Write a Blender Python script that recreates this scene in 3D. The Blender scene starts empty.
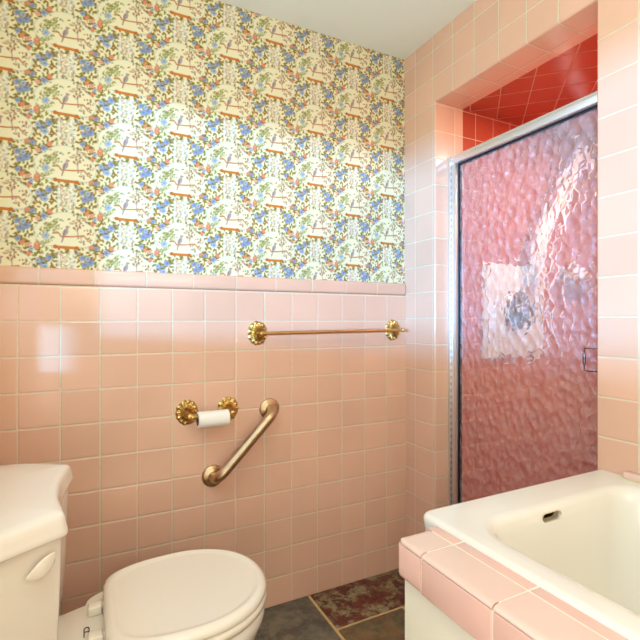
import bpy, bmesh, math, random
import numpy as np
from mathutils import Vector, Matrix

random.seed(7)
rng = np.random.default_rng(11)
scene = bpy.context.scene
col = scene.collection
PI = math.pi

# ------------------------------------------------------------------ dimensions (metres)
SW = 1.254          # face of the tiled wall with the shower opening
BW = 1.648          # papered back wall
BT = 1.637          # face of the tile wainscot on the back wall
LW = -0.275         # left wall behind the toilet
FW = -1.30          # wall behind the photographer
CEIL = 2.255
PZ = 0.1092         # tile pitch upwards
PX = 0.1122         # tile pitch along the walls
OY0, OY1, OZ0, OZ1 = 0.785, 1.448, 0.10, 1.984   # shower opening
SX = 1.406          # inner face of the shower partition
EYE = 1.094

def lin(c):
    return tuple(((x/255.0)/12.92 if x/255.0 <= 0.04045 else ((x/255.0+0.055)/1.055)**2.4) for x in c)
def rgba(c):
    return lin(c)+(1.0,)

# ------------------------------------------------------------------ node helpers
class NT:
    def __init__(self, name):
        self.m = bpy.data.materials.new(name); self.m.use_nodes = True
        self.t = self.m.node_tree; self.t.nodes.clear()
    def n(self, typ, **kw):
        nd = self.t.nodes.new(typ)
        for k, v in kw.items(): setattr(nd, k, v)
        return nd
    def l(self, a, b): self.t.links.new(a, b)
    def math(self, op, a, b=None, clamp=False):
        nd = self.n('ShaderNodeMath', operation=op); nd.use_clamp = clamp
        for i, v in enumerate((a, b)):
            if v is None: continue
            if isinstance(v, (int, float)): nd.inputs[i].default_value = v
            else: self.l(v, nd.inputs[i])
        return nd.outputs[0]
    def mapr(self, v, a, b, c, d, smooth=True):
        nd = self.n('ShaderNodeMapRange'); nd.interpolation_type = 'SMOOTHSTEP' if smooth else 'LINEAR'
        self.l(v, nd.inputs[0])
        for i, x in enumerate((a, b, c, d)): nd.inputs[i+1].default_value = x
        return nd.outputs[0]
    def mix(self, f, a, b, typ='MIX'):
        nd = self.n('ShaderNodeMix', data_type='RGBA', blend_type=typ)
        if isinstance(f, (int, float)): nd.inputs[0].default_value = f
        else: self.l(f, nd.inputs[0])
        for i, v in ((6, a), (7, b)):
            if isinstance(v, tuple): nd.inputs[i].default_value = v
            else: self.l(v, nd.inputs[i])
        return nd.outputs[2]
    def noise(self, vec, scale, detail=3, rough=0.5):
        nd = self.n('ShaderNodeTexNoise'); nd.inputs['Scale'].default_value = scale
        nd.inputs['Detail'].default_value = detail; nd.inputs['Roughness'].default_value = rough
        if vec is not None: self.l(vec, nd.inputs['Vector'])
        return nd
    def bump(self, h, strength, dist, normal=None):
        nd = self.n('ShaderNodeBump'); nd.inputs['Strength'].default_value = strength
        nd.inputs['Distance'].default_value = dist; self.l(h, nd.inputs['Height'])
        if normal is not None: self.l(normal, nd.inputs['Normal'])
        return nd.outputs[0]
    def bsdf(self, color, rough=0.4, metal=0.0, normal=None, coat=0.0, spec=0.5, trans=0.0, ior=1.5):
        b = self.n('ShaderNodeBsdfPrincipled')
        if isinstance(color, tuple): b.inputs['Base Color'].default_value = color
        else: self.l(color, b.inputs['Base Color'])
        if isinstance(rough, (int, float)): b.inputs['Roughness'].default_value = rough
        else: self.l(rough, b.inputs['Roughness'])
        b.inputs['Metallic'].default_value = metal
        b.inputs['Coat Weight'].default_value = coat
        b.inputs['Coat Roughness'].default_value = 0.06
        b.inputs['Specular IOR Level'].default_value = spec
        b.inputs['Transmission Weight'].default_value = trans
        b.inputs['IOR'].default_value = ior
        if normal is not None: self.l(normal, b.inputs['Normal'])
        return b
    def out(self, sh):
        o = self.n('ShaderNodeOutputMaterial'); self.l(sh, o.inputs[0]); return self.m
    def obj(self):
        return self.n('ShaderNodeTexCoord').outputs['Object']

def tile_mat(name, color, axes, pu, pv, ou=0.0, ov=0.0, grout=(230,216,186), gw=0.0036, rough=0.16, rot=0.0, var=0.05):
    s = NT(name); co = s.obj()
    if rot:
        mp = s.n('ShaderNodeMapping'); mp.inputs['Rotation'].default_value = (0, 0, rot); s.l(co, mp.inputs[0]); src = mp.outputs[0]
    else: src = co
    sep = s.n('ShaderNodeSeparateXYZ'); s.l(src, sep.inputs[0])
    u = s.math('DIVIDE', s.math('SUBTRACT', sep.outputs[axes[0]], ou), pu)
    v = s.math('DIVIDE', s.math('SUBTRACT', sep.outputs[axes[1]], ov), pv)
    def edge(w, p):
        fr = s.math('FRACT', w)
        return s.math('MULTIPLY', s.math('MINIMUM', fr, s.math('SUBTRACT', 1.0, fr)), p)
    d = s.math('MINIMUM', edge(u, pu), edge(v, pv))
    gm = s.mapr(d, gw*0.36, gw*0.62, 1.0, 0.0)
    cb = s.n('ShaderNodeCombineXYZ'); s.l(s.math('FLOOR', u), cb.inputs[0]); s.l(s.math('FLOOR', v), cb.inputs[1])
    wn = s.n('ShaderNodeTexWhiteNoise', noise_dimensions='2D'); s.l(cb.outputs[0], wn.inputs['Vector'])
    k = s.mapr(wn.outputs[0], 0, 1, 1.0-var, 1.0+var*0.6, False)
    ml = s.noise(co, 5.0, 3)
    k2 = s.mapr(ml.outputs[0], 0.3, 0.7, 0.97, 1.03, False)
    hsv = s.n('ShaderNodeHueSaturation'); hsv.inputs['Color'].default_value = rgba(color)
    s.l(s.math('MULTIPLY', k, k2), hsv.inputs['Value'])
    gn = s.noise(co, 60.0, 2)
    gcol = s.mix(gn.outputs[0], rgba(grout), rgba(tuple(int(x*0.9) for x in grout)))
    c = s.mix(gm, hsv.outputs[0], gcol)
    h = s.mapr(d, gw*0.4, gw*0.4+0.0035, 0.0, 1.0)
    wv = s.noise(co, 9.0, 1)
    n1 = s.bump(wv.outputs[0], 0.10, 0.01)
    n2 = s.bump(h, 0.55, 0.0016, n1)
    r = s.mapr(gm, 0, 1, rough, 0.75, False)
    return s.out(s.bsdf(c, r, normal=n2, coat=0.0).outputs[0])

def plain_mat(name, color, rough=0.4, metal=0.0, coat=0.0, bump_scale=0, bump=0.0, var=0.0, vscale=4.0, spec=0.5, dist=0.002):
    s = NT(name); co = s.obj(); c = rgba(color)
    if var:
        nz = s.noise(co, vscale, 4)
        c = s.mix(nz.outputs[0], rgba(tuple(min(255, int(x*(1+var))) for x in color)), rgba(tuple(int(x*(1-var)) for x in color)))
    n = None
    if bump: n = s.bump(s.noise(co, bump_scale, 4).outputs[0], bump, dist)
    return s.out(s.bsdf(c, rough, metal, n, coat, spec).outputs[0])

PINK = (230, 183, 155)
PINKG = (236, 224, 200)
ROSE = (188, 84, 62)
M = {}
M['tile_back'] = tile_mat('pink_tile_back', PINK, (0, 2), PX, PZ, 0.0295, -0.002)
M['tile_right'] = tile_mat('pink_tile_right', PINK, (1, 2), PX, PZ, 0.786, 0.010)
M['tile_soffit'] = tile_mat('pink_tile_soffit', PINK, (0, 1), PX, PX, SW-0.0057, 0.786)
M['tile_jamb'] = tile_mat('pink_tile_jamb', PINK, (0, 2), PX, PZ, SW-0.0057, 0.010)
M['tile_cap'] = tile_mat('pink_cap_tile', PINK, (0, 2), 0.155, 3.0, 0.015, -1.0)
M['tile_left'] = tile_mat('pink_tile_left', PINK, (1, 2), PX, PZ, 0.0, 0.0)
M['rose_x'] = tile_mat('rose_tile_facing_room', ROSE, (0, 2), PX*0.93, PZ, SX-0.032, 0.010, grout=(222,170,140), rough=0.2)
M['rose_y'] = tile_mat('rose_tile_far', ROSE, (1, 2), PX, PZ, 0.0, 0.004, grout=(222,170,140), rough=0.2)
M['rose_c'] = tile_mat('rose_tile_ceiling', ROSE, (0, 1), PX, PX, 0.0, 0.03, grout=(222,170,140), rough=0.2, rot=PI/4)
M['pink_inner'] = plain_mat('pink_glazed_deck_tile', (230, 184, 166), 0.15, var=0.03, vscale=7, bump_scale=9, bump=0.08, dist=0.01)
M['pink_piece'] = plain_mat('pink_glazed_trim_tile', (232, 198, 180), 0.15, var=0.03, vscale=7, bump_scale=9, bump=0.08, dist=0.01)
M['grout'] = plain_mat('cream_grout', PINKG, 0.8, var=0.06, vscale=60)
M['ceiling'] = plain_mat('cream_ceiling_plaster', (244, 246, 234), 0.7, bump_scale=14, bump=0.12, var=0.012, vscale=3)
M['plaster'] = plain_mat('cream_wall_paint', (236, 228, 208), 0.6, bump_scale=40, bump=0.1)
M['porcelain'] = plain_mat('bone_porcelain', (242, 231, 216), 0.12, coat=0.3)
M['seat'] = plain_mat('bone_seat_enamel', (242, 230, 212), 0.2, coat=0.2)
M['tub'] = plain_mat('bone_bath_enamel', (236, 228, 214), 0.16, coat=0.2)
M['apron'] = plain_mat('cream_apron_paint', (240, 233, 206), 0.4, bump_scale=30, bump=0.04)
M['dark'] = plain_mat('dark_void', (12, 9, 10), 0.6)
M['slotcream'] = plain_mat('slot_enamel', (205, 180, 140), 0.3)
M['alu'] = plain_mat('satin_aluminium', (236, 234, 232), 0.42, 1.0, bump_scale=120, bump=0.03)
M['chrome'] = plain_mat('chrome', (225, 228, 232), 0.08, 1.0)
M['darkchrome'] = plain_mat('tarnished_chrome', (110, 100, 100), 0.2, 1.0)
M['greyalu'] = plain_mat('worn_grey_aluminium', (176, 176, 180), 0.4, 1.0)
M['gasket'] = plain_mat('black_rubber_gasket', (16, 14, 26), 0.5)
M['whiteplastic'] = plain_mat('white_plastic', (244, 248, 250), 0.25)
M['plate'] = plain_mat('pale_blue_white_plate', (222, 238, 242), 0.2)
M['paper'] = plain_mat('toilet_paper', (246, 240, 228), 0.9, bump_scale=180, bump=0.25, spec=0.2)
M['card'] = plain_mat('brown_cardboard', (120, 84, 48), 0.85)
M['brass'] = plain_mat('antique_brass', (192, 158, 98), 0.30, 1.0, var=0.34, vscale=60)
M['brassrod'] = plain_mat('brass_rod', (208, 168, 116), 0.3, 1.0, var=0.08, vscale=20)
M['bronze'] = plain_mat('brushed_bronze', (198, 170, 134), 0.34, 1.0, var=0.1, vscale=25)
M['windowwhite'] = plain_mat('white_window_paint', (240, 238, 230), 0.4)

def slate_mat(name, c1, c2, c3, sc):
    s = NT(name); co = s.obj()
    a = s.noise(co, sc, 6, 0.65); b = s.noise(co, sc*3.3, 5, 0.6)
    w = s.n('ShaderNodeMapping'); w.inputs['Location'].default_value = (3.1, 7.7, 1.0); s.l(co, w.inputs[0])
    e = s.noise(w.outputs[0], sc*1.7, 6, 0.7)
    c = s.mix(s.mapr(a.outputs[0], 0.42, 0.56, 0, 1), rgba(c1), rgba(c2))
    c = s.mix(s.mapr(e.outputs[0], 0.50, 0.60, 0, 1), c, rgba(c3))
    c = s.mix(s.mapr(b.outputs[0], 0.35, 0.75, 0.0, 0.55), c, rgba(tuple(int(x*0.55) for x in c2)))
    n = s.bump(b.outputs[0], 0.5, 0.006, s.bump(a.outputs[0], 0.5, 0.012))
    r = s.mapr(b.outputs[0], 0.3, 0.7, 0.28, 0.5)
    return s.out(s.bsdf(c, r, normal=n).outputs[0])
M['slate_grey'] = slate_mat('grey_green_slate', (104, 104, 90), (126, 118, 100), (94, 86, 78), 7)
M['slate_red'] = slate_mat('rusty_red_slate', (150, 136, 98), (104, 46, 34), (86, 36, 30), 15)
M['slate_brown'] = slate_mat('olive_brown_slate', (128, 108, 76), (104, 94, 70), (132, 102, 70), 8)
M['floorgrout'] = plain_mat('tan_floor_grout', (206, 174, 118), 0.9, var=0.12, vscale=40, bump_scale=90, bump=0.3)

# pebbled shower glass: bumped refracting pane with a little surface haze
s = NT('pebbled_glass'); co = s.obj()
mp = s.n('ShaderNodeMapping'); mp.inputs['Scale'].default_value = (1, 1.0, 0.78); s.l(co, mp.inputs[0])
wz = s.noise(mp.outputs[0], 26, 2)
dv = s.n('ShaderNodeVectorMath', operation='SCALE'); dv.inputs['Scale'].default_value = 0.010
s.l(wz.outputs['Color'], dv.inputs[0])
ad = s.n('ShaderNodeVectorMath', operation='ADD'); s.l(mp.outputs[0], ad.inputs[0]); s.l(dv.outputs[0], ad.inputs[1])
vo = s.n('ShaderNodeTexVoronoi', feature='SMOOTH_F1'); vo.inputs['Scale'].default_value = 38
vo.inputs['Smoothness'].default_value = 0.15; s.l(ad.outputs[0], vo.inputs['Vector'])
nb = s.bump(vo.outputs['Distance'], 1.0, 0.020)
nb2 = s.bump(vo.outputs['Distance'], 0.45, 0.009)
gl = s.bsdf(rgba((250, 236, 232)), 0.05, normal=nb2, trans=1.0, ior=1.45)
df = s.n('ShaderNodeBsdfDiffuse'); df.inputs[0].default_value = rgba((226, 214, 206)); s.l(nb, df.inputs['Normal'])
gs = s.n('ShaderNodeBsdfGlossy'); gs.inputs['Color'].default_value = (1, 1, 1, 1); gs.inputs['Roughness'].default_value = 0.32; s.l(nb, gs.inputs['Normal'])
m1 = s.n('ShaderNodeMixShader'); m1.inputs[0].default_value = 0.09
s.l(df.outputs[0], m1.inputs[1]); s.l(gs.outputs[0], m1.inputs[2])
ms = s.n('ShaderNodeMixShader'); ms.inputs[0].default_value = 0.23
s.l(gl.outputs[0], ms.inputs[1]); s.l(m1.outputs[0], ms.inputs[2])
M['glass'] = s.out(ms.outputs[0])

# printed wallpaper: the print is stored per vertex
s = NT('chinoiserie_wallpaper')
at = s.n('ShaderNodeAttribute', attribute_name='print')
fb = s.noise(s.obj(), 220, 2)
b = s.bsdf(at.outputs['Color'], 0.55, normal=s.bump(fb.outputs[0], 0.08, 0.001), spec=0.25)
M['paperprint'] = s.out(b.outputs[0])

# ------------------------------------------------------------------ mesh helpers
def link(name, bm, mats, parent=None, smooth=True, sharp=35, base=None):
    bmesh.ops.recalc_face_normals(bm, faces=bm.faces)
    if base is not None: bmesh.ops.translate(bm, vec=-Vector(base), verts=bm.verts)
    me = bpy.data.meshes.new(name); bm.to_mesh(me); bm.free()
    for m in (mats if isinstance(mats, (list, tuple)) else [mats]): me.materials.append(m)
    if smooth:
        me.polygons.foreach_set('use_smooth', [True]*len(me.polygons))
        me.set_sharp_from_angle(angle=math.radians(sharp))
    o = bpy.data.objects.new(name, me); col.objects.link(o)
    if parent is not None: o.parent = parent
    return o
def struct(o): o['kind'] = 'structure'; return o
def thing(name, label, cat, loc, group=None):
    o = bpy.data.objects.new(name, None); col.objects.link(o); o.location = loc
    o.empty_display_size = 0.05
    o['label'] = label; o['category'] = cat
    if group: o['group'] = group
    return o
def tag(o, label, cat):
    o['label'] = label; o['category'] = cat; return o

def add_box(bm, x0, x1, y0, y1, z0, z1, bev=0.0, seg=2, mi=0):
    r = bmesh.ops.create_cube(bm, size=1.0)
    vs = r['verts']
    for v in vs:
        v.co = Vector(((x0+x1)/2+v.co.x*(x1-x0), (y0+y1)/2+v.co.y*(y1-y0), (z0+z1)/2+v.co.z*(z1-z0)))
    fs = set(f for v in vs for f in v.link_faces)
    for f in fs: f.material_index = mi
    if bev > 0:
        es = set(e for v in vs for e in v.link_edges)
        r2 = bmesh.ops.bevel(bm, geom=list(es), offset=bev, segments=seg, profile=0.5, affect='EDGES')
        for f in r2['faces']: f.material_index = mi
def loft(bm, rings, cap0=True, cap1=True, closed=True):
    vr = [[bm.verts.new(p) for p in r] for r in rings]
    n = len(vr[0])
    for a, b2 in zip(vr, vr[1:]):
        for i in range(n if closed else n-1):
            j = (i+1) % n
            bm.faces.new((a[i], a[j], b2[j], b2[i]))
    if cap0: bm.faces.new(vr[0][::-1])
    if cap1: bm.faces.new(vr[-1])
    return vr
def tube(bm, pts, r, n=20, cap=True):
    pts = [Vector(p) for p in pts]
    rr = r if isinstance(r, (list, tuple)) else [r]*len(pts)
    t0 = (pts[1]-pts[0]).normalized()
    up = Vector((0, 0, 1)) if abs(t0.z) < 0.9 else Vector((1, 0, 0))
    nrm = t0.cross(up).normalized(); rings = []
    for i, p in enumerate(pts):
        if i == 0: t = t0
        elif i == len(pts)-1: t = (pts[-1]-pts[-2]).normalized()
        else: t = ((pts[i+1]-pts[i]).normalized()+(pts[i]-pts[i-1]).normalized()).normalized()
        nrm = (nrm-t*nrm.dot(t)).normalized(); bn = t.cross(nrm)
        rings.append([p+rr[i]*(math.cos(2*PI*k/n)*nrm+math.sin(2*PI*k/n)*bn) for k in range(n)])
    loft(bm, rings, cap, cap)
def lathe(bm, prof, center, axis, n=40):
    """prof: list of (radius, height along axis)"""
    axis = Vector(axis).normalized(); a = axis.orthogonal().normalized(); b2 = axis.cross(a); c = Vector(center)
    loft(bm, [[c+axis*h+r*(math.cos(2*PI*k/n)*a+math.sin(2*PI*k/n)*b2) for k in range(n)] for r, h in prof])
def fillet(pts, rad, n=8):
    out = [Vector(pts[0])]
    for i in range(1, len(pts)-1):
        p0, p, p1 = Vector(pts[i-1]), Vector(pts[i]), Vector(pts[i+1])
        d0 = (p0-p).normalized(); d1 = (p1-p).normalized(); ang = d0.angle(d1)
        L = rad/math.tan(ang/2); a = p+d0*L; b2 = p+d1*L
        cdir = (d0+d1).normalized(); c = p+cdir*(rad/math.sin(ang/2))
        va = a-c; vb = b2-c; tot = va.angle(vb)
        for k in range(n+1):
            t = k/n
            out.append(c+(va*math.sin((1-t)*tot)+vb*math.sin(t*tot))/math.sin(tot))
    out.append(Vector(pts[-1])); return out
def rrect(x0, x1, y0, y1, r, z, n=10, r2=None):
    """rounded rectangle ring, n points a corner; r2 = radius of the x1 corners"""
    r2 = r if r2 is None else r2
    out = []
    for (cx, cy, a0, q) in ((x1-r2, y1-r2, 0, r2), (x0+r, y1-r, 90, r), (x0+r, y0+r, 180, r), (x1-r2, y0+r2, 270, r2)):
        for k in range(n):
            a = math.radians(a0+90*k/(n-1)); out.append(Vector((cx+q*math.cos(a), cy+q*math.sin(a), z)))
    return out

# ------------------------------------------------------------------ the room
# back wall: plaster behind, paper above, tile wainscot below
bm = bmesh.new(); add_box(bm, LW-0.15, SX+1.2, BW+0.003, BW+0.16, -0.05, CEIL+0.1)
wall_back = struct(link('wall_back', bm, M['plaster'], smooth=False))
bm = bmesh.new(); add_box(bm, LW, SW, BT, BW+0.02, 0.0, 1.2025)
struct(link('wall_back_wainscot', bm, M['tile_back'], smooth=False))
bm = bmesh.new(); add_box(bm, LW, SW+0.0, BT-0.003, BW+0.02, 1.2028, 1.256, 0.010, 4)
struct(link('trim_1', bm, M['tile_cap'], sharp=60))

# wallpaper print ----------------------------------------------------------------
CW, CH = 0.1755, 0.210          # pattern column width and drop
W2, H2 = int(CW*2000*2), int(CH*2000)      # canvas of two columns, half-millimetre cells
XX, ZZ = np.meshgrid((np.arange(W2)+0.5)*0.5, (np.arange(H2)+0.5)*0.5)
cw_mm, ch_mm = CW*1000, CH*1000
CAN = np.empty((H2, W2, 3)); CAN[:] = (231, 220, 180)
OFF = [(cw_mm*0.5, ch_mm*0.5), (cw_mm*1.5, 0.0)]
def wrap(cx, cz):
    dx = (XX-cx+cw_mm) % (2*cw_mm)-cw_mm
    dz = (ZZ-cz+ch_mm*0.5) % ch_mm-ch_mm*0.5
    return dx, dz
def put(mask, c, a=1.0):
    m = (np.clip(mask, 0, 1)*a)[..., None]
    CAN[:] = CAN*(1-m)+np.array(c, float)*m
SHEAR = 0.0
def ell(x, z, rx, rz, c, rot=0.0, a=1.0, cols=(0, 1)):
    z = z+SHEAR*x
    for k in cols:
        dx, dz = wrap(x+OFF[k][0], z+OFF[k][1])
        cr, sr = math.cos(rot), math.sin(rot)
        p, q = dx*cr+dz*sr, -dx*sr+dz*cr
        d = (1-np.sqrt((p/rx)**2+(q/rz)**2))*min(rx, rz)
        put(d/0.7+0.5, c, a)
def seg(x0, z0, x1, z1, w, c, a=1.0):
    z0, z1 = z0+SHEAR*x0, z1+SHEAR*x1
    for k in (0, 1):
        dx, dz = wrap((x0+x1)/2+OFF[k][0], (z0+z1)/2+OFF[k][1])
        hx, hz = (x1-x0)/2, (z1-z0)/2; L2 = hx*hx+hz*hz
        t = np.clip((dx*hx+dz*hz)/L2, -1, 1)
        put((w/2-np.hypot(dx-t*hx, dz-t*hz))/0.7+0.5, c, a)
OLIVE, GREEN, BROWN = (130, 104, 26), (132, 148, 70), (152, 90, 36)
BLUE, BLUE2, CORAL, PINKF, MAUVE = (134, 148, 182), (160, 176, 198), (216, 130, 92), (222, 168, 142), (160, 122, 108)
rp = random.Random(5)
def leafcol():
    q = rp.random()
    return OLIVE if q < 0.62 else GREEN if q < 0.78 else BROWN if q < 0.9 else (176, 150, 60)
def flower(x, z, r, c, c2, petals=5):
    a0 = rp.random()*6.28
    for k in range(petals):
        a = a0+2*PI*k/petals
        ell(x+r*0.62*math.cos(a), z+r*0.62*math.sin(a), r*0.52, r*0.46, c, a, 0.92)
    ell(x, z, r*0.36, r*0.36, c2)
# dense foliage everywhere
pts = []; tries = 0
while len(pts) < 225 and tries < 60000:
    tries += 1
    x, z = rp.uniform(-cw_mm/2, cw_mm/2), rp.uniform(-ch_mm/2, ch_mm/2)
    if all(min(abs(x-a), cw_mm-abs(x-a))**2+min(abs(z-b2), ch_mm-abs(z-b2))**2 > 92 for a, b2 in pts): pts.append((x, z))
for x, z in pts:
    if (x/80)**2+((z+2)/50)**2 < 0.8: continue
    if rp.random() < 0.35:
        a = rp.uniform(0, 6.28); seg(x, z, x+9*math.cos(a), z+9*math.sin(a), 0.9, (168, 146, 70))
    for q in range(rp.choice((1, 1, 2))):
        ell(x+rp.uniform(-3.5, 3.5), z+rp.uniform(-3.5, 3.5), rp.uniform(4.8, 7.0), rp.uniform(2.4, 3.5), leafcol(), rp.uniform(0, PI), 0.92)
# trellis column under each medallion
ell(0, -100, 23, 40, (243, 238, 222), a=0.5)
for q in range(70):
    x, z = rp.uniform(-17, 19), rp.uniform(-142, -64)
    ell(x, z, rp.uniform(1.4, 3.2), rp.uniform(1.0, 2.0), rp.choice((PINKF, (206, 176, 160), (176, 168, 110), (196, 208, 220), (190, 150, 110))), rp.uniform(0, PI), 0.85)
for x in (-23, -20, 19, 22): seg(x, -66, x, -142, 1.2, (200, 214, 224))
seg(-15, -70, -11, -128, 2.0, (204, 146, 124)); seg(-15, -100, 4, -84, 1.4, (204, 146, 124)); seg(-12, -120, 12, -104, 1.4, (204, 146, 124)); seg(8, -72, 10, -140, 1.2, (206, 190, 160))
# flower sprays (measured along the print's slanting line of view)
SHEAR = 0.2
for (x, z, r, c) in ((-63, -92, 11.5, BLUE), (-44, -76, 11, BLUE), (-57, -104, 9.5, BLUE2), (-76, -82, 8, BLUE2), (47, -93, 9.5, BLUE), (70, -111, 11.5, BLUE), (54, -115, 10.5, BLUE), (62, -98, 8, BLUE2),
                     (-79, -38, 8.5, CORAL), (-93, -44, 7, BLUE2), (-100, -58, 7, CORAL), (72, -62, 8, CORAL), (86, -68, 7.5, BLUE), (-60, 54, 9, BLUE), (-44, 66, 8, CORAL), (-76, 48, 7.5, PINKF),
                     (60, 50, 8, CORAL), (48, 62, 8, BLUE), (74, 40, 7.5, PINKF), (32, -76, 5.5, BLUE2), (-30, -70, 5, (120, 160, 160))):
    flower(x, z, r, c, (110, 124, 168) if c in (BLUE, BLUE2) else (206, 140, 112))
    for q in range(3):
        a = rp.uniform(0, 6.28); ell(x+r*1.25*math.cos(a), z+r*1.25*math.sin(a), 5.0, 2.6, leafcol(), a+PI/2+rp.uniform(-.6, .6), 0.92)
SHEAR = 0.0
# cream medallion with scalloped outline
MED = ((0, 4, 62, 54), (-46, -10, 39, 39), (46, -10, 39, 39), (0, -20, 66, 35))
for (x, z, rx, rz) in MED: ell(x, z, rx+1.8, rz+1.8, (176, 192, 196))
for (x, z, rx, rz) in MED: ell(x, z, rx, rz, (231, 221, 182))
SHEAR = 0.2
# leafy spray on the left of the medallion
seg(-52, -6, -38, 34, 1.2, (160, 130, 70)); seg(-46, 10, -28, 24, 1.0, (160, 130, 70)); seg(-60, -20, -62, 10, 1.0, (160, 130, 70))
for (cx, cz, n, sx, sz) in ((-42, 22, 44, 22, 20), (-62, 0, 24, 14, 14), (-28, 32, 9, 8, 8), (-62, -28, 18, 15, 10), (-24, 12, 7, 8, 8), (-40, -22, 8, 8, 8)):
    for q in range(n):
        ell(cx+rp.gauss(0, sx*0.55), cz+rp.gauss(0, sz*0.55), rp.uniform(3.2, 5.2), rp.uniform(1.5, 2.3), rp.choice((GREEN, (158, 166, 118), (172, 168, 120), (164, 156, 96), OLIVE)), rp.uniform(0, PI), 0.85)
flower(-54, -8, 10, BLUE2, BLUE)
flower(-78, -31, 7, CORAL, PINKF)
# branch, upright stem and twigs
BR = (190, 112, 52)
for a, b2 in (((-36, -3), (-20, -4)), ((-20, -4), (-12, -17)), ((-12, -17), (20, -21)), ((20, -21), (50, -22)), ((50, -22), (60, -36))): seg(*a, *b2, 4.2, BR)
seg(34, -21, 32, 2, 2.2, MAUVE); seg(32, 2, 24, 32, 2.0, MAUVE); seg(32, 2, 44, 22, 1.6, MAUVE); seg(33, -8, 20, 8, 1.5, MAUVE); seg(58, -22, 70, -14, 1.5, MAUVE); seg(40, -22, 46, -44, 1.6, MAUVE)
for (cx, cz, n, sg) in ((26, 30, 11, 10), (44, 22, 11, 10), (34, 4, 9, 10), (20, 12, 7, 8), (66, -12, 11, 9), (48, -38, 11, 9), (64, -36, 6, 7)):
    for q in range(n):
        ell(cx+rp.gauss(0, sg*0.75), cz+rp.gauss(0, sg*0.75), rp.uniform(3.0, 4.8), rp.uniform(1.7, 2.7), rp.choice((MAUVE, BROWN, OLIVE, (206, 160, 140), (170, 150, 90))), rp.uniform(0, PI), 0.85)
# little bird and moth
ell(-1, -4, 13, 7, (172, 150, 142), 1.15); ell(4, 11, 5, 4.6, (170, 146, 138)); seg(-6, -16, -11, -34, 3.8, (156, 128, 118)); seg(-2, 0, -7, -14, 3.2, (130, 112, 118)); ell(9, 11, 2.4, 1.3, BROWN)
ell(-15, 36, 4.6, 2.8, (146, 154, 126), 0.7); ell(-9, 33, 4, 2.5, (156, 162, 136), -0.6)
# orange root log under the branch
for q in range(16): ell(rp.uniform(-50, 50), rp.uniform(-74, -62), 4.4, 2.3, leafcol(), rp.uniform(0, PI), 0.9)
seg(-28, -47, 31, -59, 9.0, (198, 114, 36)); ell(-29, -46, 6.5, 6.2, (186, 100, 28)); ell(31, -59, 6.5, 6.0, (186, 100, 28))
SHEAR = 0.0
# box-filter to about two millimetres and sample on a fine wall grid
def blur(a, k):
    o = np.zeros_like(a)
    for i in range(k): o += np.roll(a, i-k//2, 0)
    a = o/k; o = np.zeros_like(a)
    for i in range(k): o += np.roll(a, i-k//2, 1)
    return o/k
CANL = CAN/255.0
CANL = np.where(CANL <= 0.04045, CANL/12.92, ((CANL+0.055)/1.055)**2.4)
CANL = blur(CANL, 4)
gx0, gx1, gz0, gz1 = LW, SW, 1.245, CEIL
nx, nz = 700, 462
gx = np.linspace(gx0, gx1, nx); gz = np.linspace(gz0, gz1, nz)
GX, GZ = np.meshgrid(gx, gz)
AX, AZ = -0.068, 2.006          # centre of one medallion on the wall
ui = np.floor(((GX-AX)*1000+OFF[0][0]) % (2*cw_mm)*2).astype(int) % W2
vi = np.floor(((GZ-AZ)*1000+OFF[0][1]) % ch_mm*2).astype(int) % H2
COLS = CANL[vi, ui].reshape(-1, 3)
verts = np.stack([GX.ravel(), np.full(GX.size, BW), GZ.ravel()], 1).astype(np.float32)
idx = np.arange(nx*nz).reshape(nz, nx)
quads = np.stack([idx[:-1, :-1], idx[:-1, 1:], idx[1:, 1:], idx[1:, :-1]], -1).reshape(-1, 4)
me = bpy.data.meshes.new('wallpaper')
me.vertices.add(len(verts)); me.vertices.foreach_set('co', verts.ravel())
me.loops.add(quads.size); me.loops.foreach_set('vertex_index', quads.ravel().astype(np.int32))
me.polygons.add(len(quads)); me.polygons.foreach_set('loop_start', np.arange(0, quads.size, 4, dtype=np.int32))
me.update(calc_edges=True); me.validate()
ca = me.color_attributes.new('print', 'FLOAT_COLOR', 'POINT')
ca.data.foreach_set('color', np.concatenate([COLS, np.ones((len(COLS), 1))], 1).astype(np.float32).ravel())
me.materials.append(M['paperprint'])
o = bpy.data.objects.new('wall_back_wallpaper', me); col.objects.link(o); struct(o)

# right wall with the shower opening: a slab with a hole and bullnosed opening edges
bm = bmesh.new()
ys = [FW-0.15, OY0, OY1, BW+0.003]; zs = [-0.05, OZ0, OZ1, CEIL+0.05]
g = [[bm.verts.new((SW, y, z)) for y in ys] for z in zs]
g2 = [[bm.verts.new((SX, y, z)) for y in ys] for z in zs]
for a in range(3):
    for c in range(3):
        if a == 1 and c == 1: continue
        bm.faces.new((g[a][c], g[a][c+1], g[a+1][c+1], g[a+1][c]))
        bm.faces.new((g2[a][c], g2[a+1][c], g2[a+1][c+1], g2[a][c+1]))
hole = [(1, 1), (1, 2), (2, 2), (2, 1)]
outer = [(0, 0), (0, 1), (0, 2), (0, 3), (1, 3), (2, 3), (3, 3), (3, 2), (3, 1), (3, 0), (2, 0), (1, 0)]
for loop in (hole, outer):
    for i in range(len(loop)):
        p, q = loop[i], loop[(i+1) % len(loop)]
        bm.faces.new((g[p[0]][p[1]], g[q[0]][q[1]], g2[q[0]][q[1]], g2[p[0]][p[1]]))
bm.edges.ensure_lookup_table()
hv = set(g[p][q] for p, q in hole)
be = [e for e in bm.edges if e.verts[0] in hv and e.verts[1] in hv]
bmesh.ops.bevel(bm, geom=be, offset=0.009, segments=4, profile=0.5, affect='EDGES')
bmesh.ops.recalc_face_normals(bm, faces=bm.faces)
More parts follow.
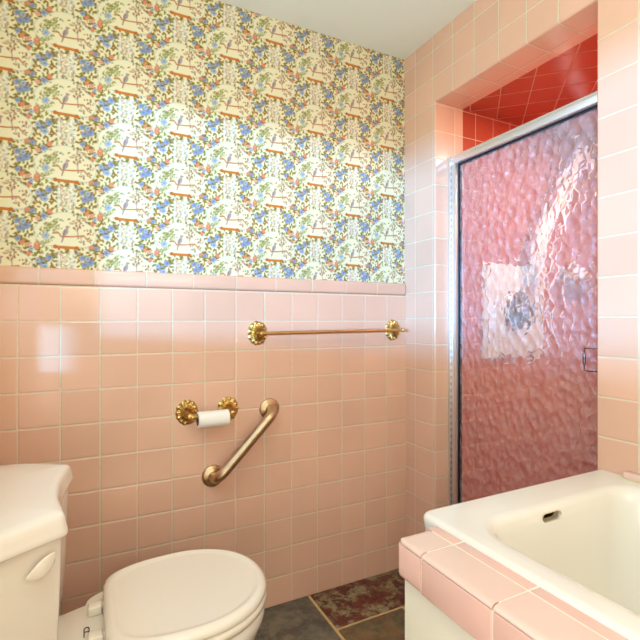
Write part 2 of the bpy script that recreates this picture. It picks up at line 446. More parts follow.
for f in bm.faces:
    n = f.normal
    if abs(n.x) > 0.75: f.material_index = 3 if f.calc_center_median().x > SX-0.001 else 0
    elif abs(n.z) > abs(n.y): f.material_index = 1
    else: f.material_index = 2
struct(link('wall_right', bm, [M['tile_right'], M['tile_soffit'], M['tile_jamb'], M['rose_y']], sharp=30))

# shower recess beyond the opening
XE, YS = 2.32, 0.45
bm = bmesh.new(); add_box(bm, SX, XE+0.1, OY1, BW+0.003, -0.05, CEIL)
struct(link('wall_shower_back', bm, M['rose_x'], smooth=False))
bm = bmesh.new(); add_box(bm, XE, XE+0.1, YS-0.1, OY1, -0.05, CEIL)
struct(link('wall_shower_far', bm, M['rose_y'], smooth=False))
bm = bmesh.new(); add_box(bm, SX, XE, YS-0.1, YS, -0.05, CEIL)
struct(link('wall_shower_near', bm, M['rose_x'], smooth=False))
bm = bmesh.new(); add_box(bm, SX, XE, YS, OY1, OZ1, CEIL)
struct(link('ceiling_shower', bm, M['rose_c'], smooth=False))
bm = bmesh.new(); add_box(bm, SX, XE, YS, OY1, -0.05, 0.06)
struct(link('floor_shower', bm, M['rose_c'], smooth=False))

# left wall with the daylight window over the toilet; wall behind the camera
WY0, WY1, WZ0, WZ1 = -0.60, 1.435, 1.055, 1.86
bm = bmesh.new()
for (y0, y1, z0, z1) in ((FW-0.15, WY0, -0.05, CEIL+0.05), (WY1, 1.443, -0.05, CEIL+0.05), (1.545, BW+0.003, -0.05, CEIL+0.05), (1.443, 1.545, -0.05, 0.940), (1.443, 1.545, 1.085, CEIL+0.05), (WY0, WY1, -0.05, WZ0), (WY0, WY1, WZ1, CEIL+0.05)):  # small hole past the window is added to throw a sun patch
    add_box(bm, LW-0.06, LW, y0, y1, z0, z1)
struct(link('wall_left', bm, M['plaster'], smooth=False))
bm = bmesh.new()
for (y0, y1, z0, z1) in ((WY0-0.05, WY1+0.03, WZ0-0.05, WZ0), (WY0-0.05, WY1+0.03, WZ1, WZ1+0.05), (WY0-0.05, WY0, WZ0, WZ1), (WY1, WY1+0.03, WZ0, WZ1)):
    add_box(bm, LW-0.001, LW+0.012, y0, y1, z0, z1, 0.003, 1)
win = struct(link('window_1', bm, M['windowwhite']))
bm = bmesh.new(); add_box(bm, LW-0.001, LW+0.006, FW, BT, 0.0, 0.928)
struct(link('wall_left_wainscot', bm, M['tile_left'], smooth=False))
bm = bmesh.new(); add_box(bm, LW-0.15, SX, FW-0.15, FW, -0.05, CEIL+0.05)
struct(link('wall_front', bm, M['plaster'], smooth=False))
bm = bmesh.new(); add_box(bm, LW-0.15, SX, FW-0.15, BW+0.16, CEIL, CEIL+0.12)
struct(link('ceiling', bm, M['ceiling'], smooth=False))

# slate floor: grout bed and separate split slabs in one mesh
bm = bmesh.new(); add_box(bm, LW-0.1, SW+0.1, FW-0.1, BW+0.1, -0.06, -0.004, mi=3)
slabs = [(0.783, 1.30, 1.421, 1.70, 1), (0.783, 1.062, 1.12, 1.409, 2), (1.072, 1.30, 1.12, 1.409, 1),
         (0.40, 0.771, 1.235, 1.70, 0), (-0.30, 0.388, 1.235, 1.70, 2), (0.40, 0.771, 0.80, 1.223, 1), (0.783, 1.30, 0.80, 1.108, 0), (-0.30, 0.388, 0.80, 1.223, 0)]
for r in range(6):
    for c in range(4): slabs.append((-0.30+c*0.40, -0.30+c*0.40+0.388, 0.788-(r+1)*0.36+0.012, 0.788-r*0.36, (r*2+c) % 3))
for (x0, x1, y0, y1, mi) in slabs: add_box(bm, x0, x1, y0, y1, -0.03, 0.0, 0.003, 2, mi)
struct(link('floor', bm, [M['slate_grey'], M['slate_red'], M['slate_brown'], M['floorgrout']], sharp=50))

# ------------------------------------------------------------------ shower door
door = thing('shower_door', 'aluminium framed shower door with pebbled glass in the tiled opening', 'shower door', (1.352, 1.11, OZ0))
B = door.location.copy()
def part(name, bm, mat, root, **kw): return link(name, bm, mat, root, base=root.location, **kw)
zt = 1.768
bm = bmesh.new(); add_box(bm, 1.322, 1.376, OY1-0.012, OY1, OZ0, zt, 0.002, 2)
part('wall_channel', bm, M['alu'], door)
bm = bmesh.new(); add_box(bm, 1.330, 1.372, OY1-0.036, OY1-0.0125, OZ0+0.03, zt-0.014, 0.003, 2)
stile = part('hinge_stile', bm, M['alu'], door)
bm = bmesh.new()
for k in range(60): add_box(bm, 1.3275, 1.3315, OY1-0.0148, OY1-0.0118, OZ0+0.05+k*0.027, OZ0+0.062+k*0.027)
kn = part('hinge_knuckles', bm, M['greyalu'], door, smooth=False); kn.parent = stile
bm = bmesh.new(); add_box(bm, 1.328, 1.376, OY0, OY1, zt-0.034, zt, 0.004, 2); add_box(bm, 1.325, 1.329, OY0+0.01, OY1-0.012, zt-0.012, zt-0.004, 0.001, 1)
part('top_rail', bm, M['alu'], door)
bm = bmesh.new(); add_box(bm, 1.330, 1.376, OY0, OY0+0.036, OZ0, zt-0.034, 0.003, 2)
part('strike_stile', bm, M['alu'], door)
bm = bmesh.new(); add_box(bm, 1.330, 1.376, OY0+0.036, OY1-0.0365, OZ0, OZ0+0.045, 0.003, 2)
part('bottom_rail', bm, M['alu'], door)
bm = bmesh.new()
add_box(bm, 1.345, 1.364, OY1-0.0415, OY1-0.036, OZ0+0.045, zt-0.034); add_box(bm, 1.345, 1.364, OY0+0.036, OY1-0.0415, zt-0.0405, zt-0.034)
add_box(bm, 1.345, 1.364, OY0+0.036, OY0+0.041, OZ0+0.045, zt-0.0405)
part('gasket', bm, M['gasket'], door, smooth=False)
bm = bmesh.new(); add_box(bm, 1.3515, 1.3565, OY0+0.037, OY1-0.038, OZ0+0.046, zt-0.036)
part('glass_pane', bm, M['glass'], door, smooth=False)
bm = bmesh.new()
hz0, hz1, hy, hx = 0.942, 1.009, 0.866, 1.326
tube(bm, fillet([(1.350, 0.826, hz1), (hx, 0.832, hz1), (hx, hy, hz1), (hx, hy, hz0), (hx, 0.834, hz0), (1.350, 0.826, hz0)], 0.004, 4), 0.0017, 10)
lathe(bm, [(0.001, -0.018), (0.0034, -0.016), (0.0046, -0.006), (0.0036, 0.0), (0.0046, 0.006), (0.0034, 0.016), (0.001, 0.018)], (hx, hy, (hz0+hz1)/2), (0, 0, 1), 14)
part('pull_handle', bm, M['darkchrome'], door)['label'] = 'thin tarnished pull handle'

# fixtures inside the shower, on the rose tiled wall
yb = OY1
sv = thing('shower_valve', 'round chrome shower valve on white square plate behind the glass', 'valve', (1.715, yb, 1.135))
bm = bmesh.new(); add_box(bm, 1.520, 1.925, yb-0.012, yb, 0.925, 1.345, 0.006, 3)
part('mounting_plate', bm, M['plate'], sv)
bm = bmesh.new(); lathe(bm, [(0.082, 0.0), (0.082, 0.006), (0.074, 0.014), (0.045, 0.020), (0.04, 0.05), (0.034, 0.056), (0.001, 0.058)], (1.735, yb-0.012, 1.14), (0, -1, 0), 48)
part('escutcheon', bm, M['darkchrome'], sv)
bm = bmesh.new(); tube(bm, [(1.735, yb-0.06, 1.14), (1.69, yb-0.075, 1.145), (1.655, yb-0.078, 1.15)], [0.014, 0.012, 0.016], 16)
part('lever', bm, M['chrome'], sv)
sh = thing('hand_shower', 'white hand shower on its arm with hanging hose behind the glass', 'shower head', (2.03, yb, 1.83))
bm = bmesh.new(); lathe(bm, [(0.03, 0.0), (0.03, 0.008), (0.014, 0.014), (0.012, 0.10), (0.001, 0.102)], (2.02, yb, 1.80), (0, -1, 0), 24)
part('wall_arm', bm, M['chrome'], sh)
bm = bmesh.new(); tube(bm, [(1.98, yb-0.085, 1.735), (2.02, yb-0.10, 1.80), (2.06, yb-0.10, 1.845)], [0.022, 0.026, 0.032], 20)
part('handle', bm, M['whiteplastic'], sh)
bm = bmesh.new(); lathe(bm, [(0.022, -0.05), (0.052, -0.012), (0.058, 0.0), (0.056, 0.012), (0.001, 0.014)], (2.085, yb-0.10, 1.862), (0.15, -1.0, -0.25), 32)
part('spray_head', bm, M['whiteplastic'], sh)
bm = bmesh.new()
hp = []
for k in range(25):
    t = k/24; hp.append((1.98-0.16*math.sin(min(1, t*1.3)*PI/2)+0.015*math.sin(t*6), yb-0.085+0.035*t, 1.735-0.46*t))
tube(bm, hp, [0.034+0.004*(k % 2) for k in range(25)], 14)
part('hose', bm, M['whiteplastic'], sh)
sd = thing('soap_dish', 'white and chrome soap dish right of the shower valve behind the glass', 'soap dish', (2.115, yb, 1.30))
bm = bmesh.new(); add_box(bm, 2.02, 2.20, yb-0.09, yb, 1.275, 1.29, 0.006, 3); add_box(bm, 2.02, 2.20, yb-0.012, yb, 1.29, 1.36, 0.005, 3)
part('tray', bm, M['chrome'], sd)
bm = bmesh.new(); bmesh.ops.create_uvsphere(bm, u_segments=24, v_segments=12, radius=1.0, matrix=Matrix.Translation((2.125, yb-0.05, 1.3205)) @ Matrix.Diagonal((0.056, 0.034, 0.030, 1)))
tag(link('soap_bar', bm, M['whiteplastic']), 'white bar of soap lying on the chrome dish behind the glass', 'soap')

# ------------------------------------------------------------------ bath
tubr = thing('bathtub', 'cream enamel bathtub with rounded basin set in pink tiled surround', 'bathtub', (0.94, 0.0, 0.0))
X0, X1, Y0, Y1, RZ = 0.629, SW-0.001, -0.78, 0.780, 0.684
bx0, bx1, by0, by1 = 0.690, 1.196, -0.66, 0.674
bm = bmesh.new(); N = 12
rings = [rrect(X0+0.004, X1, Y0, Y1-0.004, 0.025, 0.60, N, 0.004),
         rrect(X0+0.002, X1, Y0, Y1-0.002, 0.028, 0.655, N, 0.004),
         rrect(X0, X1, Y0, Y1, 0.028, 0.670, N, 0.004),
         rrect(X0+0.001, X1, Y0, Y1-0.001, 0.027, 0.677, N, 0.004),
         rrect(X0+0.005, X1, Y0, Y1-0.005, 0.024, 0.682, N, 0.004),
         rrect(X0+0.011, X1, Y0, Y1-0.011, 0.020, RZ, N, 0.004),
         rrect(X0+0.0125, X1-0.002, Y0+0.001, Y1-0.0125, 0.020, RZ+0.0001, N, 0.004),
         rrect(bx0-0.0165, bx1+0.0125, by0-0.0165, by1+0.0165, 0.090, RZ+0.0001, N, 0.075),
         rrect(bx0-0.016, bx1+0.012, by0-0.016, by1+0.016, 0.090, RZ, N, 0.075),
         rrect(bx0-0.008, bx1+0.008, by0-0.008, by1+0.008, 0.084, RZ-0.0015, N, 0.075),
         rrect(bx0, bx1, by0, by1, 0.078, RZ-0.006, N, 0.072),
         rrect(bx0+0.005, bx1-0.004, by0+0.005, by1-0.005, 0.074, RZ-0.014, N, 0.07),
         rrect(bx0+0.010, bx1-0.008, by0+0.012, by1-0.009, 0.074, RZ-0.030, N, 0.07),
         rrect(bx0+0.024, bx1-0.018, by0+0.06, by1-0.020, 0.080, RZ-0.12, N, 0.08),
         rrect(bx0+0.048, bx1-0.042, by0+0.15, by1-0.038, 0.095, RZ-0.27, N, 0.09),
         rrect(bx0+0.066, bx1-0.060, by0+0.20, by1-0.056, 0.100, RZ-0.335, N, 0.1),
         rrect(bx0+0.105, bx1-0.10, by0+0.25, by1-0.098, 0.080, RZ-0.365, N, 0.08),
         rrect(bx0+0.15, bx1-0.15, by0+0.35, by1-0.16, 0.06, RZ-0.372, N, 0.06)]
loft(bm, rings, cap0=False)
shell = part('basin', bm, M['tub'], tubr, sharp=50)
# overflow slot cut through the end of the basin, with its own pocket behind
ox, oz, ow, oh = 0.908, 0.661, 0.030, 0.0088
def capsule(w, h, y, n=10):
    out = []
    for k in range(n+1): a = -PI/2+PI*k/n; out.append(Vector((ox+w-h+h*math.cos(a), y, oz+h*math.sin(a))))
    for k in range(n+1): a = PI/2+PI*k/n; out.append(Vector((ox-w+h+h*math.cos(a), y, oz+h*math.sin(a))))
    return out
cb = bmesh.new(); loft(cb, [capsule(ow, oh, 0.60), capsule(ow, oh, 0.70)])
cutter = link('cutter', cb, M['tub'], tubr, base=tubr.location)
md = shell.modifiers.new('slot', 'BOOLEAN'); md.operation = 'DIFFERENCE'; md.object = cutter; md.solver = 'EXACT'
# the basin is an open surface: close it for the boolean with solidify first
sm = shell.modifiers.new('thick', 'SOLIDIFY'); sm.thickness = 0.006; sm.offset = -1
shell.modifiers.move(1, 0)
dg = bpy.context.evaluated_depsgraph_get(); dg.update()
nm = bpy.data.meshes.new_from_object(shell.evaluated_get(dg))
shell.modifiers.clear(); shell.data = nm; nm.name = 'basin'
bpy.data.objects.remove(cutter, do_unlink=True)
nm.polygons.foreach_set('use_smooth', [True]*len(nm.polygons)); nm.set_sharp_from_angle(angle=math.radians(50))
bm = bmesh.new()
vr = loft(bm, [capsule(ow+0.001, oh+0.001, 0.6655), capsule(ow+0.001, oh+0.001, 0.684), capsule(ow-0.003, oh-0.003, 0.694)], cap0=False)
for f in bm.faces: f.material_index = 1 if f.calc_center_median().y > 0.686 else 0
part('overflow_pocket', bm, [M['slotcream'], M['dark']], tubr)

# surround: tile pieces bedded in grout, cream apron below
sur = thing('tub_surround', 'pink tiled ledge over cream apron panel along the near side of the bathtub', 'tub surround', (0.6, 0.0, 0.0))
dx0, dx1, dy1, dz0, dz1 = 0.529, 0.6445, 0.722, 0.603, 0.675
bm = bmesh.new(); add_box(bm, dx0+0.0015, dx1, -0.78, dy1-0.012, dz0+0.001, dz1-0.009, 0.002, 2); add_box(bm, dx0+0.014, dx1, -0.78, dy1-0.014, dz1-0.012, dz1-0.0006)
part('grout_bed', bm, M['grout'], sur)
cuts = [dy1, 0.648]
while cuts[-1] > -0.77: cuts.append(cuts[-1]-0.1625)
cuts[-1] = -0.78
rowx = 0.606
def bull(bm, ya, yb2, end):
    """quarter-round nosed top tile"""
    r = 0.013
    rz_ = 0.0065
    prof = [(dx0+0.02, dz1-0.0075), (dx0, dz1-0.0075)]+[(dx0+r-r*math.cos(a), dz1-rz_+rz_*math.sin(a)) for a in [math.radians(q) for q in (0, 15, 30, 45, 60, 75, 90)]]+[(rowx-0.0017, dz1), (rowx-0.0017, dz1-0.0075)]
    n0 = [Vector((x, ya, z)) for x, z in prof]
    if end:
        # rounded outer corner at the end of the ledge
        rr = [[Vector((x, yb2, z)) for x, z in prof]]
        for q in range(1, 8):
            a = math.radians(90*q/7); rc = 0.022; y = ya-rc+rc*math.sin(a); k = rc-rc*math.cos(a)
            hk = k*0.35
            rr.append([Vector((min(max(x, dx0+k), rowx-0.0017), y, z-(hk if z > dz1-0.002 else hk*0.4 if z > dz1-0.006 else 0))) for x, z in prof])
        loft(bm, rr[:1]+rr[1:])
    else:
        loft(bm, [[Vector((x, yb2, z)) for x, z in prof], n0])
bm = bmesh.new()
for i in range(len(cuts)-1):
    ya, yb2 = cuts[i]-(0.0 if i == 0 else 0.0016), cuts[i+1]+0.0016
    bull(bm, ya, yb2, i == 0)
part('nosing_tiles', bm, M['pink_piece'], sur, sharp=45)
bm = bmesh.new()
for i in range(len(cuts)-1):
    ya, yb2 = cuts[i]-(0.0 if i == 0 else 0.0016), cuts[i+1]+0.0016
    add_box(bm, rowx+0.0017, dx1, yb2, ya, dz0+0.01, dz1+0.0002, 0.0016, 2)
part('top_tiles', bm, M['pink_inner'], sur, sharp=45)
bm = bmesh.new()
for i in range(len(cuts)-1):
    ya, yb2 = cuts[i]-(0.0 if i == 0 else 0.0016), cuts[i+1]+0.0016
    rings = [rrect(dx0-0.0006, dx0+0.024, yb2, ya, 0.0015, z, 4) for z in (dz0, dz1-0.0098)]
    if i == 0:
        def nose(z, ins=0.0):
            pts2 = []
            for k in range(9):
                a = math.radians(90+90*k/8); pts2.append(Vector((dx0-0.0006+0.014+ (0.014-ins)*math.cos(a), ya-0.014+(0.014-ins)*math.sin(a), z)))
            return [Vector((dx1-0.01, ya-ins, z))]+pts2+[Vector((dx0-0.0006+ins, yb2, z)), Vector((dx1-0.01, yb2, z))]
        loft(bm, [nose(dz0+0.0, 0.004), nose(dz0+0.003, 0.001), nose(dz0+0.008), nose(dz1-0.0110), nose(dz1-0.0095, 0.0014)])
    else:
        add_box(bm, dx0-0.0006, dx0+0.03, yb2, ya, dz0, dz1-0.0095, 0.0022, 3)
part('face_tiles', bm, M['pink_inner'], sur, sharp=45)
bm = bmesh.new(); add_box(bm, 0.541, 0.60, -0.78, 0.712, 0.0, dz0+0.002, 0.003, 2); add_box(bm, 0.6005, SW-0.0005, 0.66, 0.7115, 0.0, dz0+0.001)
part('apron_panel', bm, M['apron'], sur)
# tile ledge where the tub meets the right wall
bm = bmesh.new(); add_box(bm, 1.227, SW+0.002, -0.75, 0.700, RZ-0.0005, RZ+0.018, 0.005, 3)
struct(link('trim_2', bm, M['pink_piece']))
bm = bmesh.new(); add_box(bm, 1.224, SW+0.002, -0.75, 0.7025, RZ-0.001, RZ+0.002, 0.001, 1)
struct(link('trim_3', bm, plain_mat('greenish_caulk', (214, 212, 160), 0.6)))

# ------------------------------------------------------------------ toilet
TY = 1.178
toi = thing('toilet', 'bone coloured two piece toilet with closed lid below the brass paper holder', 'toilet', (0.1, TY, 0.0))
def smooth_poly(ctrl, rads):
    """closed outline with rounded corners, each corner 7 points"""
    out = []; n = len(ctrl)
    for i in range(n):
        p0, p, p1 = Vector(ctrl[i-1]), Vector(ctrl[i]), Vector(ctrl[(i+1) % n])
        d0, d1 = (p0-p).normalized(), (p1-p).normalized(); L = rads[i]
        a, b2 = p+d0*L, p+d1*L
        for k in range(7):
            t = k/6; out.append(a*(1-t)**2+p*2*t*(1-t)+b2*t*t)
    return out
def tank_ring(off, z, flat=0.0):
    c = [(-0.262, -0.225), (-0.165, -0.248), (-0.043, -0.168), (-0.0625, -0.05), (-0.0625, 0.05), (-0.044, 0.172), (-0.160, 0.244), (-0.262, 0.225)]
    out = []
    pts2 = smooth_poly(c, [0.01, 0.03, 0.015, 0.04, 0.04, 0.015, 0.04, 0.01])
    cx, cy = -0.165, 0.0
    for p in pts2:
        # widen or narrow sideways and at the front; the back stays against the wall
        sx = off*(p.x-(-0.262))/(0.216)
        sy = off*(p.y/0.248)
        x = p.x+sx
        if flat: x = min(x, -0.052+off)
        out.append(Vector((x, TY+p.y+sy, z)))
    return out
bm = bmesh.new()
loft(bm, [tank_ring(-0.030, 0.3815), tank_ring(-0.018, 0.386), tank_ring(-0.014, 0.40), tank_ring(-0.009, 0.52), tank_ring(-0.004, 0.679)])
part('tank', bm, M['porcelain'], toi, sharp=40)
bm = bmesh.new()
LZ = 0.0035
loft(bm, [tank_ring(0.002, 0.6765), tank_ring(0.006, 0.678), tank_ring(0.0075, 0.683), tank_ring(0.006, 0.690), tank_ring(0.003, 0.704), tank_ring(0.001, 0.713), tank_ring(-0.002, 0.7185), tank_ring(-0.007, 0.7215), tank_ring(-0.02, 0.7238), tank_ring(-0.09, 0.7255)])
part('tank_lid', bm, M['porcelain'], toi, sharp=60)
# flush lever on the slanted corner face
p0, p1 = Vector((-0.165, TY-0.248, 0)), Vector((-0.046, TY-0.166, 0))
dr = (p1-p0).normalized(); nr = Vector((dr.y, -dr.x, 0))
def lev(t, h, z): return p0+(p1-p0)*t+nr*h+Vector((0, 0, z))
bm = bmesh.new(); lathe(bm, [(0.010, 0.0), (0.010, 0.010), (0.007, 0.013), (0.001, 0.0135)], lev(0.80, -0.012, 0.632), nr, 20)
rings = []
for k in range(13):
    t = k/12; q = 0.86-0.36*t
    wz = 0.0175*max(0.10, math.sin(PI*(0.14+0.84*t)))**0.75; th = 0.0045*max(0.25, math.sin(PI*(0.10+0.86*t)))
    zc = 0.646-0.016*t
    c0 = lev(q, 0.006+0.006*math.sin(PI*t), zc)
    rings.append([c0+nr*th*math.cos(2*PI*j/16)+Vector((0, 0, wz*math.sin(2*PI*j/16))) for j in range(16)])
loft(bm, rings)
part('flush_lever', bm, M['seat'], toi, sharp=60)

def interp(tab, x):
    for (a, b2), (c, d) in zip(tab, tab[1:]):
        if a <= x <= c:
            t = (x-a)/(c-a); return b2+(d-b2)*t
    return tab[-1][1]
def egg(z, off=0.0, xs=0.034, xe=0.416, wb=0.118, wm=0.190, n=28, sx=1.0, cx=0.2, sy=1.0):
    """egg outline with a flat hinge end: the curved side by superellipse halves"""
    xm = 0.215; half = []
    for k in range(n+1):
        a = PI/2*k/n                     # widest point to the front
        half.append((xm+(xe+off-xm)*math.sin(a)**1.0, (wm+off)*math.cos(a)**0.92 if k < n else 0.0))
    back = []
    for k in range(1, n+1):
        t = k/n
        w = wm+off-(wm-wb)*(1-math.cos(t*PI/2))**1.25
        back.append((xm-(xm-xs+off)*math.sin(t*PI/2) if t < 1 else xs-off, w))
    r = 0.022
    pts2 = [(x, w) for x, w in half][::-1]+back
    ring = [(x, w) for x, w in pts2]
    lowr = ring[-1]
    tail = [(lowr[0]-0.004, lowr[1]-0.012), (lowr[0]-0.005, lowr[1]*0.5)]
    up = ring+tail
    full = up+[(x, -w) for x, w in up[::-1][:-1]]
    return [Vector((cx+(x-cx)*sx, TY+w*sy, z)) for x, w in full]
# lid: domed with a shallow raised border
bm = bmesh.new()
loft(bm, [egg(0.4035, -0.006), egg(0.4040, -0.002), egg(0.408, 0.0), egg(0.415, 0.0), egg(0.4205, -0.003), egg(0.4245, -0.009), egg(0.4264, -0.014), egg(0.4262, -0.019), egg(0.4248, -0.023), egg(0.4230, -0.028), egg(0.4226, -0.034), egg(0.4236, -0.10)])
part('lid', bm, M['seat'], toi, sharp=60)
bm = bmesh.new()
loft(bm, [egg(0.3805, -0.006), egg(0.383, -0.001), egg(0.392, 0.001), egg(0.399, -0.001), egg(0.4025, -0.008)])
part('seat', bm, M['seat'], toi, sharp=60)
# bowl
bm = bmesh.new()
def bowl(z, sx, sy, off=0.0, cx=0.16): return egg(z, off, xs=-0.01, wb=0.125, wm=0.186, xe=0.412, sx=sx, sy=sy, cx=cx)
loft(bm, [bowl(0.0, 0.70, 0.62, cx=0.10), bowl(0.02, 0.70, 0.62, cx=0.10), bowl(0.05, 0.66, 0.56, cx=0.10), bowl(0.14, 0.62, 0.54, cx=0.10), bowl(0.21, 0.72, 0.66, cx=0.11), bowl(0.27, 0.86, 0.82, cx=0.12), bowl(0.315, 0.95, 0.93), bowl(0.34, 0.985, 0.98), bowl(0.352, 1, 1), bowl(0.368, 1, 1), bowl(0.3745, 0.985, 0.98)])
# shelf carrying the tank
sh_pts = lambda z, k, x1=0.028: [Vector((x, TY+y*k, z)) for x, y in ((-0.25, -0.085), (-0.06, -0.088), (x1, -0.118), (x1+0.008, -0.112), (x1+0.008, 0.112), (x1, 0.118), (-0.06, 0.088), (-0.25, 0.085))]
loft(bm, [sh_pts(0.20, 0.8), sh_pts(0.30, 0.94), sh_pts(0.377, 1.0), sh_pts(0.3805, 0.985), sh_pts(0.382, 0.95)])
part('bowl', bm, M['porcelain'], toi, sharp=40)
for sgn in (1, -1):
    bm = bmesh.new(); add_box(bm, -0.004, 0.026, TY+sgn*0.058-0.014, TY+sgn*0.058+0.014, 0.3820, 0.4030, 0.003, 3)
    add_box(bm, 0.026, 0.040, TY+sgn*0.058-0.007, TY+sgn*0.058+0.007, 0.388, 0.402, 0.002, 2)
    part('hinge', bm, M['seat'], toi)
bm = bmesh.new()
for dy in (-0.004, 0.006): tube(bm, fillet([(-0.012, TY-0.02+dy*1.6, 0.382), (-0.012, TY-0.02+dy*1.6, 0.393), (-0.002, TY-0.02+dy*1.6, 0.393), (-0.002, TY-0.02+dy*1.6, 0.382)], 0.004, 4), 0.0014, 8)
part('hinge_wire', bm, M['darkchrome'], toi)

# ------------------------------------------------------------------ brass fittings on the wainscot
def rosette_bm(cx, cz, rx, rz, y=BT):
    """shell-like cast rosette: petal rim, radiating flutes, raised boss"""
    bm = bmesh.new(); nr_, na = 16, 96; rows = []
    for i in range(nr_+1):
        t = i/nr_; row = []
        for k in range(na):
            a = 2*PI*k/na
            lobe = 1+0.022*math.cos(14*a)+0.02*math.cos(7*a+0.6)
            h = 0.012*(1-t**1.6)+0.0020*math.cos(28*a)*math.sin(PI*min(1, t*1.05))**1.2+0.0035*math.exp(-((t-0.42)/0.10)**2)+0.0022*math.exp(-((t-0.86)/0.08)**2)*(1+0.8*math.cos(14*a))
            h += 0.0025*math.exp(-((t-0.25)/0.12)**2)*math.cos(5*a)
            row.append(Vector((cx+rx*t*lobe*math.cos(a), y-0.0015-max(0, h)-0.001*(1-t), cz+rz*t*lobe*math.sin(a))) if i else None)
        rows.append(row)
    c = bm.verts.new((cx, y-0.016, cz))
    vr = [[bm.verts.new(p) for p in r] for r in rows[1:]]
    back = [bm.verts.new((v.co.x, y+0.001, v.co.z)) for v in vr[-1]]
    vr.append(back)
    for k in range(na): bm.faces.new((c, vr[0][k], vr[0][(k+1) % na]))
    for a, b2 in zip(vr, vr[1:]):
        for k in range(na): bm.faces.new((a[k], a[(k+1) % na], b2[(k+1) % na], b2[k]))
    bm.faces.new(back)
    return bm
def post_bm(cx, cz, yl, r=0.009):
    bm = bmesh.new()
    lathe(bm, [(r*1.6, 0.0), (r*1.45, 0.012), (r*0.85, 0.018), (r*0.8, 0.026), (r*1.15, 0.032), (r*1.2, BT-yl-0.004), (r*0.9, BT-yl+0.004), (0.0005, BT-yl+0.006)], (cx, BT-0.004, cz), (0, -1, 0), 24)
    return bm

rail = thing('towel_bar', 'thin brass towel bar with two ornate shell rosettes below the wallpaper', 'towel bar', (0.87, BT, 1.048))
for cx, cz in ((0.562, 1.0445), (1.180, 1.0505)):
    part('rosette', rosette_bm(cx, cz, 0.038, 0.045), M['brass'], rail)
    part('post', post_bm(cx, cz, 1.592, 0.0065), M['brass'], rail)
bm = bmesh.new(); tube(bm, [(0.556, 1.592, 1.0445), (1.196, 1.592, 1.0508)], 0.0070, 16)
rod = part('rod', bm, M['brassrod'], rail)
bm = bmesh.new(); lathe(bm, [(0.0065, 0.0), (0.0085, 0.002), (0.009, 0.006), (0.006, 0.010), (0.0005, 0.012)], (1.196, 1.592, 1.0508), (1, 0, 0), 18)
fin = part('finial', bm, M['brass'], rail); fin.parent = rod

hol = thing('toilet_paper_holder', 'brass toilet paper holder with two ornate shell rosettes', 'paper holder', (0.375, BT, 0.77))
RY = 1.578
for cx in (0.303, 0.449):
    part('rosette', rosette_bm(cx, 0.771, 0.0385, 0.0445), M['brass'], hol)
    bm = post_bm(cx, 0.767, RY, 0.0085); part('post', bm, M['brass'], hol)
bm = bmesh.new(); tube(bm, [(0.306, RY, 0.763), (0.446, RY, 0.763)], 0.0075, 18); lathe(bm, [(0.011, 0), (0.012, 0.006), (0.010, 0.014), (0.0075, 0.016)], (0.306, RY, 0.763), (1, 0, 0), 20)
part('spindle', bm, M['brass'], hol)
roll = thing('toilet_paper_roll', 'nearly used white toilet paper roll on the brass holder', 'toilet paper', (0.381, RY, 0.755))
def hollow(bm, x0, x1, ro, ri, cy, cz, n=40, bev=0.0015):
    prof = [(x0, ri), (x0, ro-bev), (x0+bev, ro), (x1-bev, ro), (x1, ro-bev), (x1, ri)]
    rg = [[Vector((x, cy+r*math.cos(2*PI*k/n), cz+r*math.sin(2*PI*k/n))) for k in range(n)] for x, r in prof]
    rg.append(rg[0]); vr = [[bm.verts.new(p) for p in r] for r in rg[:-1]]; vr.append(vr[0])
    for a, b2 in zip(vr, vr[1:]):
        for k in range(n): bm.faces.new((a[k], a[(k+1) % n], b2[(k+1) % n], b2[k]))
bm = bmesh.new(); hollow(bm, 0.328, 0.434, 0.0275, 0.0195, RY, 0.752)
# loose end of the last sheet
lp = [(RY-0.0282*math.cos(a), 0.752+0.0282*math.sin(a)) for a in [math.radians(q) for q in range(20, 100, 8)]]
va = [bm.verts.new((0.3285, y, z)) for y, z in lp]; vb = [bm.verts.new((0.4335, y, z)) for y, z in lp]
for k in range(len(lp)-1): bm.faces.new((va[k], vb[k], vb[k+1], va[k+1]))
part('paper', bm, M['paper'], roll)
bm = bmesh.new(); hollow(bm, 0.3272, 0.4348, 0.0196, 0.0182, RY, 0.752, bev=0.0003)
part('cardboard_core', bm, M['card'], roll)['label'] = 'brown cardboard core'

gb = thing('grab_bar', 'bronze grab bar mounted diagonally on the pink tiles', 'grab bar', (0.5, BT, 0.65))
ga, gbp = Vector((0.394, BT, 0.535)), Vector((0.609, BT, 0.757))
for p in (ga, gbp):
    bm = bmesh.new(); lathe(bm, [(0.0395, -0.001), (0.0395, 0.004), (0.037, 0.0075), (0.030, 0.010), (0.0195, 0.012), (0.018, 0.013), (0.001, 0.0131)], p, (0, -1, 0), 48)
    part('flange', bm, M['bronze'], gb, sharp=50)
bm = bmesh.new(); off = Vector((0, -0.062, 0))
tube(bm, fillet([ga+Vector((0, -0.008, 0)), ga+off, gbp+off, gbp+Vector((0, -0.008, 0))], 0.038, 14), 0.0185, 28)
part('bar', bm, M['bronze'], gb)

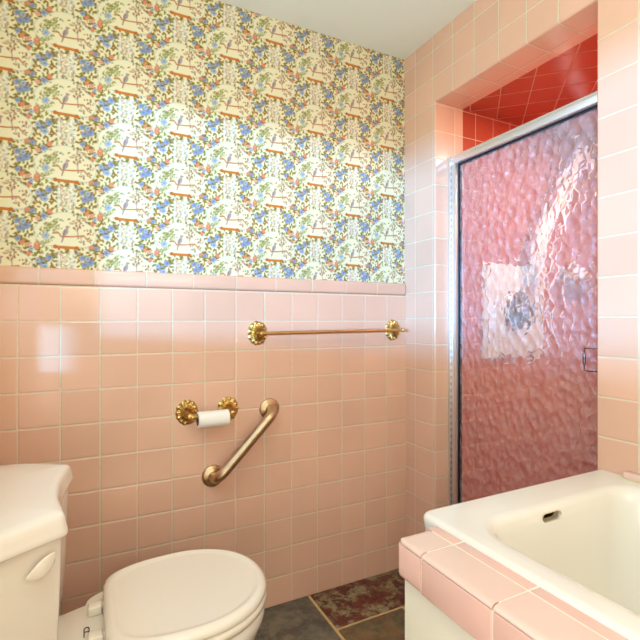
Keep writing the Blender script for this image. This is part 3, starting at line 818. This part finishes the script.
# ------------------------------------------------------------------ light
w = bpy.data.worlds.new('daylight'); scene.world = w; w.use_nodes = True
bg = w.node_tree.nodes['Background']; bg.inputs[0].default_value = (0.55, 0.79, 1.06, 1); bg.inputs[1].default_value = 1.9
def light(name, typ, loc, energy, color, **kw):
    l = bpy.data.lights.new(name, typ); l.energy = energy; l.color = color
    for k, v in kw.items(): setattr(l, k, v)
    o = bpy.data.objects.new(name, l); o.location = loc; col.objects.link(o); return o
sun = light('low_daylight', 'SUN', (-3, 0, 2), 2.8, (0.19, 0.68, 1.46), angle=math.radians(6))
sun.rotation_euler = Vector((0.82, 0.56, -0.035)).to_track_quat('-Z', 'Y').to_euler()
LC = (0.95, 1.04, 0.94)
lamp = light('ceiling_lamp', 'AREA', (0.30, -0.55, CEIL-0.02), 3, LC, shape='DISK', size=0.5)
fill2 = light('front_fill', 'AREA', (0.35, FW+0.03, 1.55), 5, LC, shape='RECTANGLE', size=1.1, size_y=0.5)  # added unseen fill for faces turned to the camera; no vanity is built
fill2.rotation_euler = (PI/2, 0, 0)
side_fill = light('low_side_fill', 'AREA', (LW+0.01, -0.40, 0.56), 10, (0.98, 1.0, 0.90), shape='RECTANGLE', size=0.9, size_y=0.6)  # added fill for the back wall's lower right; the wall has no doorway
side_fill.rotation_euler = Vector((1, 0, 0)).to_track_quat('-Z', 'Z').to_euler()
overhead = light('overhead_fill', 'POINT', (0.0, 0.42, 2.06), 8.0, LC, shadow_soft_size=0.12)  # added unseen fill that lightens the ceiling and the room
sl = light('shower_fill', 'AREA', (1.75, 0.72, OZ1-0.01), 15, (1.0, 0.84, 0.62), shape='DISK', size=0.25)  # added fill out of view, as the pane blocks light into the shower

# ------------------------------------------------------------------ camera
cam = bpy.data.cameras.new('camera'); cam.sensor_width = 36; cam.lens = 456/640*36; cam.clip_start = 0.02
co_ = bpy.data.objects.new('camera', cam); col.objects.link(co_)
co_.location = (0, 0, EYE); co_.rotation_euler = (PI/2, 0, -math.atan2(230, 456))
scene.camera = co_
vs = scene.view_settings
vs.view_transform = 'Standard'; vs.look = 'None'; vs.gamma = 1.0; vs.use_curve_mapping = False; vs.exposure = 0.36
